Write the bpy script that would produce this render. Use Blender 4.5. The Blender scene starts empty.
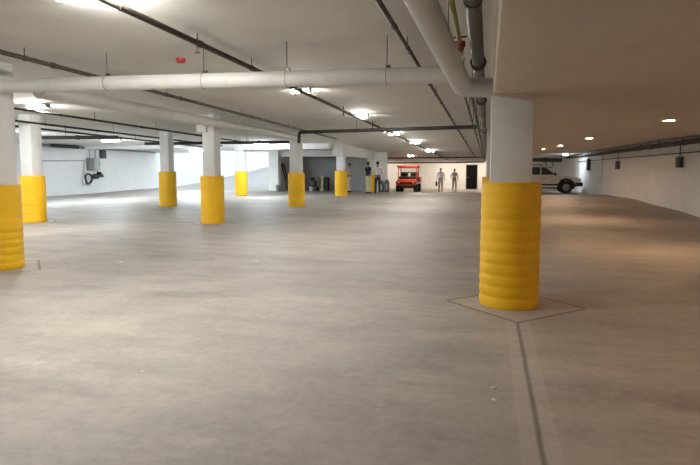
import bpy, bmesh, math, random
from mathutils import Vector, Matrix
random.seed(7)
C = bpy.context.scene.collection
PI = math.pi
# ------------------------------------------------------------------ camera
F, PX, PY, HZ, VX, CAMH = 540.0, 350.0, 214.0, 169.0, 488.0, 1.4
pitch = math.atan((PY-HZ)/F); yaw = math.atan((VX-PX)/math.hypot(F, PY-HZ))
cd = bpy.data.cameras.new('camera'); cam = bpy.data.objects.new('camera', cd); C.objects.link(cam)
cam.location = (0, 0, CAMH); cam.rotation_euler = (PI/2-pitch, 0, yaw)
cd.sensor_width = 36; cd.lens = F/700*36; cd.shift_y = -(232.5-PY)/700; cd.clip_end = 300
bpy.context.scene.camera = cam
RM = Matrix.Rotation(yaw, 3, 'Z') @ Matrix.Rotation(PI/2-pitch, 3, 'X')
def ray(x, y): return RM @ Vector((x-PX, -(y-PY), -F))
def pz(x, y, z):                       # where the sight line meets a height
    d = ray(x, y); return Vector((0, 0, CAMH)) + d*((z-CAMH)/d.z)
def pxw(x, y, X):
    d = ray(x, y); return Vector((0, 0, CAMH)) + d*(X/d.x)
def py_(x, y, Y):
    d = ray(x, y); return Vector((0, 0, CAMH)) + d*(Y/d.y)
def ps(x, s):                          # plan position from column x and pixels per metre
    d = ray(x, HZ); n = d.dot(RM @ Vector((0, 0, -1))); p = d*(F/s/n); return p.x, p.y
# ------------------------------------------------------------------ floor levels
CP = [(.2,5.9,.02),(-6.9,6.3,-.03),(-11.6,12,0),(-6.9,12.7,0),(-11,17.3,.09),(-6.8,18.5,.05),(-12,25,.08),(-7,25.5,.1),
      (5.9,16.5,0),(5.9,20.4,.08),(5.9,25,.15),(5.9,28.6,.1),(5.9,36,-.12),(-3,46,-.32),(5,46,-.3),(-6,30,.02),(-3,40,-.3),(3.5,36.5,-.13),
      (0,0,0),(-7,0,0),(6,5,0),(-21,22,.06),(-21,31,.15),(-21,5,0),(-14,31,.1),(-10,33,0),(0,16,0),(0,25,.03),(-3,9,0),(-6.5,41,-.33)]
def fz(x, y):
    sw = sz = 0
    for a, b, z in CP:
        w = 1/((a-x)**2+(b-y)**2+1.5)**1.5; sw += w; sz += w*z
    return sz/sw
def cz(y): return 3.0-.016*y           # underside of the main slab
def sm(t): t = max(0, min(1, t)); return t*t*(3-2*t)
def sz_(x, y):                         # underside of the low ceiling on the right
    return 2.12 + .2*sm((x-.6)/5.2) + .14*sm((y-8)/20)*(1-.4*sm((x-1)/5))
# ------------------------------------------------------------------ materials
def N(nt, t, **k):
    n = nt.nodes.new(t)
    for a, b in k.items(): setattr(n, a, b)
    return n
def mat(name, col, rough=.6, metal=0, noise=0, scale=8, bump=0, emis=None, spec=.5, stretch=(1,1,1), trans=0):
    m = bpy.data.materials.new(name); m.use_nodes = True; nt = m.node_tree; b = nt.nodes['Principled BSDF']
    b.inputs['Base Color'].default_value = (*col, 1); b.inputs['Roughness'].default_value = rough
    b.inputs['Metallic'].default_value = metal; b.inputs['Specular IOR Level'].default_value = spec
    if trans: b.inputs['Transmission Weight'].default_value = trans
    if emis:
        b.inputs['Emission Color'].default_value = (*emis[0], 1); b.inputs['Emission Strength'].default_value = emis[1]
    if noise or bump:
        tc = N(nt, 'ShaderNodeTexCoord'); mp = N(nt, 'ShaderNodeMapping'); mp.inputs['Scale'].default_value = stretch
        no = N(nt, 'ShaderNodeTexNoise'); no.inputs['Scale'].default_value = scale; no.inputs['Detail'].default_value = 6
        nt.links.new(tc.outputs['Object'], mp.inputs[0]); nt.links.new(mp.outputs[0], no.inputs['Vector'])
        cr = N(nt, 'ShaderNodeValToRGB'); e = cr.color_ramp.elements
        e[0].position = .3; e[1].position = .7
        e[0].color = (*[c*(1-noise) for c in col], 1); e[1].color = (*[min(1, c*(1+noise)) for c in col], 1)
        nt.links.new(no.outputs['Fac'], cr.inputs[0]); nt.links.new(cr.outputs[0], b.inputs['Base Color'])
        if bump:
            bp = N(nt, 'ShaderNodeBump'); bp.inputs['Strength'].default_value = bump; bp.inputs['Distance'].default_value = .02
            nt.links.new(no.outputs['Fac'], bp.inputs['Height']); nt.links.new(bp.outputs[0], b.inputs['Normal'])
    return m
M = {}
M['ceil'] = mat('painted slab', (.66,.65,.61), .85, noise=.05, scale=1.2, bump=.05)
M['soffit'] = mat('painted drywall', (.62,.54,.45), .85, noise=.04, scale=1.5)
M['wall'] = mat('white wall paint', (.78,.78,.77), .8, noise=.04, scale=1.5, bump=.05)
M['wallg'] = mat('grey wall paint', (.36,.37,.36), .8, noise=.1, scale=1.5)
M['col'] = mat('white column paint', (.74,.75,.75), .75, noise=.04, scale=3)
M['yellow'] = mat('yellow plastic', (.93,.54,.008), .5, noise=.06, scale=3)
M['yellowp'] = mat('yellow pipe paint', (.42,.33,.03), .5)
M['duct'] = mat('white pipe jacket', (.60,.595,.575), .55, noise=.05, scale=4)
M['ductw'] = mat('pipe wrap', (.62,.60,.55), .7, noise=.08, scale=5)
M['black'] = mat('black iron', (.022,.02,.017), .55, noise=.4, scale=10)
M['brown'] = mat('dark sprinkler pipe', (.055,.042,.032), .55, noise=.35, scale=10)
M['steel'] = mat('dull steel', (.085,.085,.08), .4, .6, noise=.25, scale=9)
M['galv'] = mat('galvanised metal', (.36,.37,.38), .5, .3)
M['grey'] = mat('grey enamel', (.20,.21,.21), .5)
M['lgrey'] = mat('light grey enamel', (.42,.43,.44), .5)
M['dgrey'] = mat('dark grey enamel', (.07,.07,.065), .5)
M['red'] = mat('red paint', (.35,.03,.025), .5)
M['lampw'] = mat('cool lamp diffuser', (.9,.9,.9), .5, emis=((1,.965,.90), 300))
M['lampb'] = mat('daylight lamp diffuser', (.9,.9,.9), .5, emis=((.80,.91,1), 290))
M['lamprec'] = mat('warm recessed lamp', (.9,.9,.9), .5, emis=((1,.62,.35), 290))
M['lampwarm'] = mat('warm lamp diffuser', (.9,.9,.9), .5, emis=((1,.84,.68), 170))
M['rubber'] = mat('rubber', (.018,.018,.018), .8)
M['plastic'] = mat('black plastic', (.02,.02,.02), .5)
M['silver'] = mat('champagne car paint', (.74,.68,.58), .3, .15)
M['glass'] = mat('tinted glass', (.06,.07,.06), .06, 0, spec=.9)
M['clear'] = mat('clear lens', (.75,.75,.72), .1)
M['rim'] = mat('wheel rim', (.42,.41,.38), .35, .6)
M['orange'] = mat('orange red vehicle paint', (.62,.075,.028), .4)
M['skin'] = mat('skin', (.42,.25,.17), .6)
M['hair'] = mat('dark hair', (.025,.018,.013), .8)
M['hairg'] = mat('grey hair', (.16,.14,.12), .8)
M['navy'] = mat('navy cloth', (.018,.022,.04), .9)
M['cream'] = mat('cream cloth', (.62,.55,.40), .9)
M['whitec'] = mat('white cloth', (.74,.74,.74), .9)
M['darkc'] = mat('charcoal cloth', (.03,.035,.045), .9)
M['bluec'] = mat('pale blue cloth', (.64,.68,.74), .9)
M['khaki'] = mat('khaki cloth', (.42,.36,.28), .9)
M['tanc'] = mat('grey tan cloth', (.48,.45,.40), .9)
M['leather'] = mat('black leather', (.015,.013,.013), .5)
M['wood'] = mat('raw timber', (.25,.17,.10), .7, noise=.2, scale=6, stretch=(1,1,.2))
M['paper'] = mat('paper scrap', (.8,.8,.76), .8)
M['blackdoor'] = mat('black door paint', (.004,.004,.004), .7, spec=.1)
M['rampc'] = mat('ramp concrete', (.33,.32,.30), .8, noise=.1, scale=1.5)

def floor_mat():
    m = bpy.data.materials.new('worn concrete floor'); m.use_nodes = True; nt = m.node_tree; L = nt.links.new
    b = nt.nodes['Principled BSDF']
    tc = N(nt, 'ShaderNodeTexCoord'); sp = N(nt, 'ShaderNodeSeparateXYZ'); L(tc.outputs['Object'], sp.inputs[0])
    def mth(op, a, c=None, clamp=False):
        n = N(nt, 'ShaderNodeMath', operation=op); n.use_clamp = clamp
        for i, v in enumerate((a, c)):
            if v is None: continue
            if isinstance(v, (int, float)): n.inputs[i].default_value = v
            else: L(v, n.inputs[i])
        return n.outputs[0]
    def noise(sc, st=(1,1,1), det=6, rough=.55, off=(0,0,0)):
        mp = N(nt, 'ShaderNodeMapping'); mp.inputs['Scale'].default_value = st; mp.inputs['Location'].default_value = off
        L(tc.outputs['Object'], mp.inputs[0]); n = N(nt, 'ShaderNodeTexNoise'); n.inputs['Scale'].default_value = sc
        n.inputs['Detail'].default_value = det; n.inputs['Roughness'].default_value = rough; L(mp.outputs[0], n.inputs['Vector']); return n.outputs['Fac']
    def ramp(f, a, c, lo=0., hi=1.):
        n = N(nt, 'ShaderNodeMapRange'); n.interpolation_type = 'SMOOTHSTEP'; L(f, n.inputs[0])
        for i, v in enumerate((a, c, lo, hi)): n.inputs[i+1].default_value = v
        return n.outputs[0]
    X, Y = sp.outputs[0], sp.outputs[1]
    big = noise(.35); mid = noise(1.3, (1,1.6,1), 8, .6); streak = noise(1.0, (.45,2.6,1), 7, .6, (3,1,0)); fine = noise(14, (1,1,1), 4, .7); stain = noise(.8, (.6,1.5,1), 5, .5, (11,4,0))
    v = mth('ADD', ramp(big,.3,.7,-.06,.06), ramp(mid,.28,.72,-.15,.15)); v = mth('ADD', v, ramp(streak,.3,.7,-.06,.06)); v = mth('ADD', v, ramp(fine,.25,.75,-.09,.09))
    v = mth('SUBTRACT', v, ramp(stain,.56,.74,0,.22)); v = mth('ADD', v, ramp(noise(3.1,(1,1.3,1),3,.5,(5,9,0)),.66,.72,0,.13))
    v = mth('ADD', v, 1)
    # saw-cut joints and the diamond panels around the columns
    def line(d, w, soft): return ramp(mth('ABSOLUTE', d), w, w+soft, 1, 0)
    wob = mth('MULTIPLY', mth('SUBTRACT', noise(3), .5), .02)
    dark = None; wide = None; inside = None
    for (jx, jy) in JOINTS:
        dd = mth('ADD', mth('ABSOLUTE', mth('SUBTRACT', X, jx)), mth('ABSOLUTE', mth('SUBTRACT', Y, jy)))
        l = line(mth('ADD', mth('SUBTRACT', dd, .68), wob), .012, .026); i = ramp(dd, .66, .68, 1, 0)
        dark = l if dark is None else mth('MAXIMUM', dark, l); inside = i if inside is None else mth('MAXIMUM', inside, i)
    for jx, k in ((JOINTS[0][0], 1.), (-6.9, .4)):
        dx = mth('ADD', mth('SUBTRACT', X, jx), wob)
        l = mth('MULTIPLY', line(dx, .004, .020), k); w = mth('MULTIPLY', line(dx, .09, .02), k)
        l = mth('MULTIPLY', l, mth('SUBTRACT', 1, inside)); w = mth('MULTIPLY', w, mth('SUBTRACT', 1, inside))
        dark = mth('MAXIMUM', dark, l); wide = w if wide is None else mth('MAXIMUM', wide, w)
    v = mth('ADD', v, mth('MULTIPLY', wide, .12)); v = mth('ADD', v, mth('MULTIPLY', inside, .10))
    v = mth('MULTIPLY', v, mth('SUBTRACT', 1, mth('MULTIPLY', dark, .5)))
    mx = N(nt, 'ShaderNodeMix', data_type='RGBA', blend_type='MIX'); L(ramp(big,.35,.65), mx.inputs['Factor'])
    mx.inputs['A'].default_value = (.36,.325,.288,1); mx.inputs['B'].default_value = (.40,.372,.337,1)
    ml = N(nt, 'ShaderNodeVectorMath', operation='SCALE'); L(mx.outputs['Result'], ml.inputs[0]); L(v, ml.inputs['Scale'])
    L(ml.outputs[0], b.inputs['Base Color']); L(ramp(mid,.2,.8,.5,.68), b.inputs['Roughness']); b.inputs['Specular IOR Level'].default_value = .35
    bp = N(nt, 'ShaderNodeBump'); bp.inputs['Strength'].default_value = .12; bp.inputs['Distance'].default_value = .01
    L(mth('SUBTRACT', mid, dark), bp.inputs['Height']); L(bp.outputs[0], b.inputs['Normal'])
    return m
# ------------------------------------------------------------------ mesh helpers
def box(bm, c, s, rot=None, bev=0):
    r = bmesh.ops.create_cube(bm, size=1); vs = r['verts']
    mt = Matrix.Translation(c) @ (rot.to_4x4() if rot else Matrix.Identity(4)) @ Matrix.Diagonal((*s, 1))
    bmesh.ops.transform(bm, matrix=mt, verts=vs)
    if bev:
        es = list({e for v in vs for e in v.link_edges})
        bmesh.ops.bevel(bm, geom=es, offset=bev, segments=2, affect='EDGES', profile=.5)
def box2(bm, a, b, bev=0): box(bm, [(p+q)/2 for p, q in zip(a, b)], [abs(q-p) for p, q in zip(a, b)], None, bev)
def tube(bm, pts, r, n=12, cap=True):
    pts = [Vector(p) for p in pts]; rings = []
    rr = r if isinstance(r, (list, tuple)) else [r]*len(pts)
    up = None
    for i, p in enumerate(pts):
        d = (pts[min(i+1, len(pts)-1)]-pts[max(i-1, 0)]).normalized()
        if up is None: up = Vector((0,0,1)) if abs(d.z) < .9 else Vector((1,0,0))
        u = d.cross(up).normalized(); w = u.cross(d); up = w
        rings.append([bm.verts.new(p+(u*math.cos(2*PI*k/n)+w*math.sin(2*PI*k/n))*rr[i]) for k in range(n)])
    for a, b in zip(rings, rings[1:]):
        for k in range(n): bm.faces.new((a[k], a[(k+1)%n], b[(k+1)%n], b[k]))
    if cap: bm.faces.new(rings[0][::-1]); bm.faces.new(rings[-1])
def bend(pts, rad, seg=6):             # rounds the corners of a pipe run
    pts = [Vector(p) for p in pts]; out = [pts[0]]
    for a, b, c in zip(pts, pts[1:], pts[2:]):
        u = (a-b).normalized(); v = (c-b).normalized(); p, q = b+u*rad, b+v*rad
        for i in range(seg+1):
            t = i/seg; out.append(p*(1-t)**2+b*2*t*(1-t)+q*t*t)
    return out+[pts[-1]]
def lathe(bm, prof, n=24, o=(0,0,0), axis='Z'):
    rings = []
    for r, z in prof:
        ring = []
        for k in range(n):
            a = 2*PI*k/n; v = Vector((r*math.cos(a), r*math.sin(a), z))
            if axis == 'Y': v = Vector((v.x, v.z, v.y))
            if axis == 'X': v = Vector((v.z, v.x, v.y))
            ring.append(bm.verts.new(v+Vector(o)))
        rings.append(ring)
    for a, b in zip(rings, rings[1:]):
        for k in range(n): bm.faces.new((a[k], a[(k+1)%n], b[(k+1)%n], b[k]))
    bmesh.ops.remove_doubles(bm, verts=[v for (r, z), ring in zip(prof, rings) if r < 1e-4 for v in ring], dist=1e-5)
def prism(bm, poly, y0, y1, axis='Y'):  # polygon in x,z pushed along y
    f = (lambda p, t: (p[0], t, p[1])) if axis == 'Y' else (lambda p, t: (t, p[0], p[1]))
    a = [bm.verts.new(f(p, y0)) for p in poly]; b = [bm.verts.new(f(p, y1)) for p in poly]; n = len(poly)
    for i in range(n): bm.faces.new((a[i], a[(i+1)%n], b[(i+1)%n], b[i]))
    bm.faces.new(a[::-1]); bm.faces.new(b)
def obj(name, bm, m, parent=None, smooth=True):
    bmesh.ops.recalc_face_normals(bm, faces=bm.faces[:])
    me = bpy.data.meshes.new(name); bm.to_mesh(me); bm.free()
    me.materials.append(M[m] if isinstance(m, str) else m)
    if smooth:
        me.polygons.foreach_set('use_smooth', [True]*len(me.polygons)); me.set_sharp_from_angle(angle=math.radians(38))
    o = bpy.data.objects.new(name, me); C.objects.link(o)
    if parent: o.parent = parent
    return o
def B(): return bmesh.new()
def thing(name, label, cat, loc=(0,0,0), rz=0, group=None):
    o = bpy.data.objects.new(name, None); C.objects.link(o); o.empty_display_size = .1
    o.location = loc; o.rotation_euler = (0,0,rz); o['label'] = label; o['category'] = cat
    if group: o['group'] = group
    return o
def tag(o, label, cat, group=None):
    o['label'] = label; o['category'] = cat
    if group: o['group'] = group
    return o
def struct(name, bm, m, smooth=False):
    o = obj(name, bm, m, None, smooth); o['kind'] = 'structure'; return o
def copy_tree(o, parent=None):
    c = o.copy(); C.objects.link(c); c.parent = parent
    for ch in list(o.children): copy_tree(ch, c)
    return c
# ------------------------------------------------------------------ columns: positions
COLS = {k: ps(x, s) for k, x, s in (('H',511.7,99.0),('A',-4.5,70),('B',32,38),('D',212,38.7),('C',167.3,28.1),('F',296.3,27.4),('E',241,20.2),('G',341,20.5),('K',371,16.4))}
for k, v in COLS.items(): print('COL', k, round(v[0],2), round(v[1],2))
JOINTS = [(COLS['H'][0]+.055, COLS['H'][1]-.03), COLS['A'], COLS['D'], COLS['B']]
# ------------------------------------------------------------------ setting
bm = B(); xs = [-21+27*i/90 for i in range(91)]; ys = [-4.5+51.8*i/150 for i in range(151)]
g = [[bm.verts.new((x, y, fz(x, y))) for x in xs] for y in ys]
for j in range(150):
    for i in range(90): bm.faces.new((g[j][i], g[j][i+1], g[j+1][i+1], g[j+1][i]))
fl = struct('floor', bm, floor_mat(), True)
bm = B(); WL = -21.; WR = 5.95; YB = 47.0; YR = -4.4; SX = .037
def slab(bm, x0, x1, y0, y1, zf, th=.25, nx=1, ny=1):
    lo = [[bm.verts.new((x0+(x1-x0)*i/nx, y0+(y1-y0)*j/ny, zf(x0+(x1-x0)*i/nx, y0+(y1-y0)*j/ny))) for i in range(nx+1)] for j in range(ny+1)]
    hi = [[bm.verts.new(v.co+Vector((0,0,th))) for v in r] for r in lo]
    for j in range(ny):
        for i in range(nx):
            bm.faces.new((lo[j][i], lo[j+1][i], lo[j+1][i+1], lo[j][i+1])); bm.faces.new((hi[j][i], hi[j][i+1], hi[j+1][i+1], hi[j+1][i]))
    for i in range(nx):
        bm.faces.new((lo[0][i], lo[0][i+1], hi[0][i+1], hi[0][i])); bm.faces.new((lo[ny][i+1], lo[ny][i], hi[ny][i], hi[ny][i+1]))
    for j in range(ny):
        bm.faces.new((lo[j+1][0], lo[j][0], hi[j][0], hi[j+1][0])); bm.faces.new((lo[j][nx], lo[j+1][nx], hi[j+1][nx], hi[j][nx]))
slab(bm, WL-.3, 6.3, YR-.3, 31, lambda x, y: cz(y)); slab(bm, -12.9, 6.3, 31, YB+.3, lambda x, y: cz(y))
struct('ceiling', bm, 'ceil')
bm = B(); nx, ny = 24, 60                       # low drywall ceiling with a rounded left corner
y0, y1, x1 = YR, YB, WR
prof = [(SX, lambda y: cz(y)), (SX, lambda y: sz_(SX, y)+.02), (SX+.006, lambda y: sz_(SX, y)+.006), (SX+.02, lambda y: sz_(SX, y))]
rows = []
for j in range(ny+1):
    y = y0+(y1-y0)*j/ny
    r = [bm.verts.new((x, y, f(y))) for x, f in prof]
    r += [bm.verts.new((SX+.02+(x1-SX-.02)*i/nx, y, sz_(SX+.02+(x1-SX-.02)*i/nx, y))) for i in range(1, nx+1)]
    rows.append(r)
for a, b in zip(rows, rows[1:]):
    for i in range(len(a)-1): bm.faces.new((a[i], a[i+1], b[i+1], b[i]))
struct('ceiling', bm, 'soffit', True)
bm = B(); box2(bm, (WR, YR, -.6), (WR+.25, YB+.3, 3.3)); struct('wall_right', bm, 'wall')
bm = B(); box2(bm, (WR-.05, 31.5, -.5), (WR+.05, 32.2, 2.35)); struct('trim_1', bm, 'wall')
bm = B(); box2(bm, (WL-.25, YR, -.6), (WL, 66, 6.0)); struct('wall_left', bm, 'wall')
bm = B(); box2(bm, (WL, YR-.25, -.3), (WR+.25, YR, 3.3)); struct('wall_rear', bm, 'wall')
bm = B(); box2(bm, (-13, YB, -.8), (WR, YB+.25, 3.1)); struct('wall_back', bm, 'wall')
# ramp up to daylight beyond the left bays
xs0 = py_(270.5, 169, 31).x; xs1 = py_(280, 169, 31).x; print('STUB', xs0, xs1); RX = xs0
def rz_(y): return fz(-17, 31)*0+.1+.0*y + 1.3*sm((y-30)/22)*1.0 + .05*max(0, y-45)
bm = B(); n = 24; pr = [(30.6+i*35/n) for i in range(n+1)]
a = [bm.verts.new((WL, y, rz_(y) if y > 31 else fz(WL, y)-.01)) for y in pr]; b = [bm.verts.new((RX, y, rz_(y) if y > 31 else fz(RX, y)-.01)) for y in pr]
a2 = [bm.verts.new((WL, y, -1)) for y in pr]; b2 = [bm.verts.new((RX, y, -1)) for y in pr]
for i in range(n):
    bm.faces.new((a[i], b[i], b[i+1], a[i+1])); bm.faces.new((a2[i], a[i], a[i+1], a2[i+1])); bm.faces.new((b2[i], b2[i+1], b[i+1], b[i]))
o = obj('ramp', bm, 'rampc'); o['kind'] = 'structure'
bm = B(); box2(bm, (WL, 65.6, -.5), (RX, 66, 5.4)); struct('wall_ramp', bm, 'wall')
bm = B(); box2(bm, (RX, 31.2, -.5), (RX+.15, 66, 5.2)); struct('wall_ramp_side', bm, 'wall')
# header over the ramp mouth and the stub wall beside it
bm = B(); box2(bm, (WL, 30.75, 2.42), (RX, 31.2, 3.2)); struct('trim_2', bm, 'wall')
xa = ps(264, 16.4); xb = ps(282, 16.4)
bm = B(); box2(bm, (RX, 30.7, -.1), (xs1, 31.2, 3.0)); struct('wall_stub', bm, 'wall')
# store recess: grey wall, pale end piece
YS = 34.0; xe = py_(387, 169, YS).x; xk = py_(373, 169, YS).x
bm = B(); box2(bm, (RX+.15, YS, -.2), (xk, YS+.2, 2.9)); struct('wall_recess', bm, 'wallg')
bm = B(); box2(bm, (xk, YS, -.3), (xe, YS+.2, 2.9)); struct('wall_recess_end', bm, 'wall')
bm = B(); box2(bm, (xs1, 31.0, 2.15), (COLS['K'][0]-.2, 31.5, 2.8)); struct('trim_3', bm, 'wall')
bm = B(); box2(bm, (COLS['G'][0]-.28, COLS['G'][1]-.5, 2.03), (COLS['G'][0]+.24, COLS['K'][1]+.3, 2.75)); struct('trim_4', bm, 'col')
bm = B(); yE = COLS['E'][1]; box2(bm, (COLS['E'][0]-.25, yE-.2, 2.35), (COLS['G'][0]-.3, yE+.25, 2.85)); struct('trim_5', bm, 'wall')
bm = B(); box2(bm, (WL, yE-.2, 2.45), (COLS['E'][0]-.25, yE+.25, 2.85)); struct('trim_6', bm, 'wall')
bm = B(); box2(bm, (-12.5, 43.5, 2.02), (0, 43.9, 2.5)); struct('trim_7', bm, 'ceil')
# far door
d0 = py_(466, 189, YB-.03); d1 = py_(477.4, 165, YB-.03)
bm = B(); box2(bm, (d0.x, YB-.06, fz(-1.5,46.8)), (d1.x, YB-.005, d1.z)); door = struct('door_1', bm, 'blackdoor')
bm = B()
for xx in (d0.x-.06, d1.x): box2(bm, (xx, YB-.09, -.35), (xx+.06, YB, d1.z+.06))
box2(bm, (d0.x, YB-.09, d1.z), (d1.x, YB, d1.z+.06)); obj('door_frame', bm, 'lgrey', door, False)
bm = B(); tube(bm, [(d0.x+.1, YB-.07, .68), (d0.x+.1, YB-.12, .68), (d0.x+.22, YB-.12, .68)], .012, 8); obj('door_handle', bm, 'galv', door)
# ------------------------------------------------------------------ columns
def make_column(key, label, w=.41, top=None, rings=11, off=0, hk=1):
    x, y = COLS[key]; f = fz(x, y); T = (cz(y) if top is None else top)-f
    t = thing('column', label, 'column', (x, y, f), 0, 'white square columns with yellow sleeves')
    bm = B(); w = min(w, .42); box2(bm, (-w/2+off, -w/2, -.05), (w/2+off, w/2, T), .012); obj('shaft', bm, 'col', t)
    bm = B(); n = 96; pr = [(.215, 1.215), (.292, 1.22), (.302, 1.21)]
    for i in range(n, -1, -1):
        z = 1.19*i/n; k = z/1.19*rings; amp = .0015+.0045*(1-z/1.22)
        pr.append((.300+amp*(2*abs(math.sin(PI*k))**.7-1), z))
    lathe(bm, [(a_r*(.972 if key == 'H' else 1), a_z*hk) for a_r, a_z in pr], 40); obj('yellow_sleeve', bm, 'yellow', t)
    return t
hx, hy = COLS['H']
make_column('H', 'nearest and largest column, white shaft under the low brown ceiling', .395, top=sz_(hx, hy)+.03, off=-.014, hk=1.025)
ca = make_column('A', 'column cut by the left edge of the photo, near the camera', .38, hk=.985)
make_column('B', 'second column from the left, with white wall on both sides', .36)
d = make_column('D', 'tallest yellow sleeve left of centre, column under the long white pipe', .335)
make_column('C', 'column left of the glowing ramp mouth, third from the left', .345)
make_column('F', 'column left of the leaning ladder and store recess', .38)
make_column('E', 'small column standing before the bright ramp opening', .39)
make_column('G', 'column holding the start of the white beam, person beside it', .37, top=2.1)
make_column('K', 'farthest column, behind the man in the navy shirt', .38, top=2.1)
for i, yy in enumerate((12.4, 18.9, 25.4)):
    COLS['H%d' % i] = (hx-.04*0, yy)
COLS['H0'] = (hx-.06, 12.4)
make_column('H0', 'column hidden behind the nearest column, only its left edge showing', .42, top=sz_(hx, 12.4)+.03)
bm = B(); box2(bm, (-.30, -.22, 2.33-d.location.z), (-.02, .12, cz(13)-d.location.z), .01); obj('corbel', bm, 'col', d)
bm = B(); box2(bm, (.06, -.262, 1.27), (.2, -.222, 1.47), .01); o = obj('outlet_box', bm, 'lgrey', ca)
bm = B(); lathe(bm, [(.02,0),(.045,0),(.045,-.03),(.02,-.03),(.02,0)], 16, (.13, -.262, 1.38), 'Y'); obj('outlet_ring', bm, 'dgrey', o)
hc = [o for o in C.objects if o.name == 'column'][0]; T = sz_(hx, hy)-hc.location.z
bm = B(); prism(bm, [(-.215,T+.02),(.187,T+.02),(.187,T-.075),(-.215,T-.006)], -.203, .2); o = obj('ceiling_wedge', bm, 'soffit', hc, False)
# ------------------------------------------------------------------ pipes
def pipe(name, label, pts, r, m, group=None, couple=0, hang=0, heads=0, ceil=None, br=None, n=14, cat='pipe', headm='galv', hm='brown'):
    pts = [Vector(p) for p in pts]; base = pts[0].copy()
    t = thing(name, label, cat, base, 0, group); q = [p-base for p in pts]
    bm = B(); tube(bm, bend(q, br or r*2.2) if len(q) > 2 else q, r, n); obj('pipe_run', bm, m, t)
    a, b = q[1 if len(q) > 2 else 0], q[-1]; d = b-a; Ln = d.length; u = d/Ln
    if couple:
        k = max(1, int(Ln/couple))
        for i in range(k):
            p = a+d*((i+.5)/k); bm = B(); tube(bm, [p-u*r*.9, p+u*r*.9], r*1.3, n); obj('coupling', bm, m, t)
    if hang:
        k = max(1, int(Ln/hang))
        for i in range(k):
            p = a+d*((i+.35)/k); zc = (ceil(p.x+base.x, p.y+base.y) if ceil else cz(p.y+base.y))-base.z
            bm = B(); tube(bm, [p+Vector((0,0,r*.9)), (p.x, p.y, zc+.01)], .006, 6)
            tube(bm, [p-u*.012, p+u*.012], r+.006, 18); obj('hanger', bm, hm, t)
    if heads:
        k = max(1, int(Ln/heads))
        for i in range(k):
            p = a+d*((i+.6)/k); bm = B()
            tube(bm, [p-Vector((0,0,r*.5)), p-Vector((0,0,r+.07))], .013, 8); tube(bm, [p-Vector((0,0,r+.07)), p-Vector((0,0,r+.075))], .035, 10)
            tube(bm, [p+Vector((0,0,r*.5)), p+Vector((0,0,r+.07))], .012, 8); obj('sprinkler_head', bm, headm, t)
    return t
def P(x, y, h): return pz(x, y, CAMH+h)
SG = 'dark sprinkler branch pipes'
h = lambda Y: cz(Y)-CAMH-.13
# centre branch running past the row of lamps
def lx(x, y, dz=-.13):
    p = pz(x, y, 2.8)
    for _ in range(8): p = pz(x, y, cz(p.y)+dz)
    print('LX', x, y, round(p.x,2), round(p.y,2)); return p.x
X1 = lx(260, 72)
def lat(X, z0, Ya, Yb, dz=-.13): return [(X, Ya, cz(Ya)+dz), (X, Yb, cz(Yb)+dz)]
pipe('sprinkler_pipe', 'long dark pipe crossing from top left past the row of ceiling lamps', lat(X1, 0, .5, 44), .032, 'brown', SG, 3.2, 2.6, 3.0, headm='brown')
pipe('sprinkler_pipe', 'dark pipe descending left of the sloping white pipe at top centre', lat(lx(420, 68), 0, 1.5, 40), .024, 'brown', SG, 1.1, 3.5, 0)
pipe('sprinkler_pipe', 'dark pipe in the upper left corner, passing above the white cross pipe', lat(lx(200, 103.5), 0, 1.5, 20.0), .03, 'brown', SG, 3, 2.8, 0)
pipe('sprinkler_pipe', 'upper of the dark pipes between first and second left columns', lat(lx(120, 123.8, -.2), 0, 3, 21, -.2), .028, 'black', SG, 3, 2.4, 0)
pipe('sprinkler_pipe', 'second dark pipe down, beside the left bay lamp', lat(lx(120, 133.4, -.22), 0, 3, 22, -.22), .03, 'black', SG, 3, 2.6, 0)
pipe('sprinkler_pipe', 'third dark pipe down, to the right of the second left column', lat(lx(100, 135.5, -.24), 0, 6, 23, -.24), .03, 'black', SG, 4, 3, 0)
a_, b_ = P(38, 137.8, .98), P(118, 137.2, .98)
pipe('main_pipe', 'thick black pipe lying level above the left wall boxes', [a_, b_], .055, 'black', None, 3, 3)
a_, b_ = P(145, 143.7, .98), P(299, 142, .98)
pipe('main_pipe', 'thick black pipe running across behind the left column tops', [a_, b_], .055, 'black', None, 3, 3)
a_, b_ = P(299, 132.3, 1.08), P(479, 126.8, 1.08)
pipe('main_pipe', 'thick black pipe crossing the middle bay below the lamps', [a_-Vector((.0,0,.32)), a_, b_], .05, 'black', None, 3.2, 2.8, br=.1)
a_, b_ = py_(376, 158.2, 38), py_(484.5, 157.2, 38)
pipe('main_pipe', 'thin dark pipe crossing above the orange vehicle roof', [a_, b_], .045, 'brown', None, 3, 3)
a_, b_ = py_(380, 163.0, 43.2), py_(484.5, 162.0, 43.2)
pipe('main_pipe', 'lowest dark pipe across the far wall, just above the black door', [a_, b_], .06, 'brown', None, 3, 3)
a_, b_ = pxw(20, 143.6, WL+.2), pxw(155, 152.2, WL+.2)
pipe('wall_pipe', 'grey pipe along the top of the left wall', [a_, b_], .06, 'grey', None, 3, 0)
a_, b_ = pxw(52, 145.5, WL+.7), pxw(78, 147.2, WL+.7)
pipe('wall_pipe', 'short thick black pipe section high beside the left wall', [a_, b_], .09, 'black', None, 0, 0)
a_, b_ = pxw(20, 161, WL+.03), pxw(85, 160.6, WL+.03)
pipe('conduit', 'thin conduit crossing the left wall to the grey boxes', [a_, b_], .025, 'galv', None, 0, 0, cat='conduit')
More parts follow.
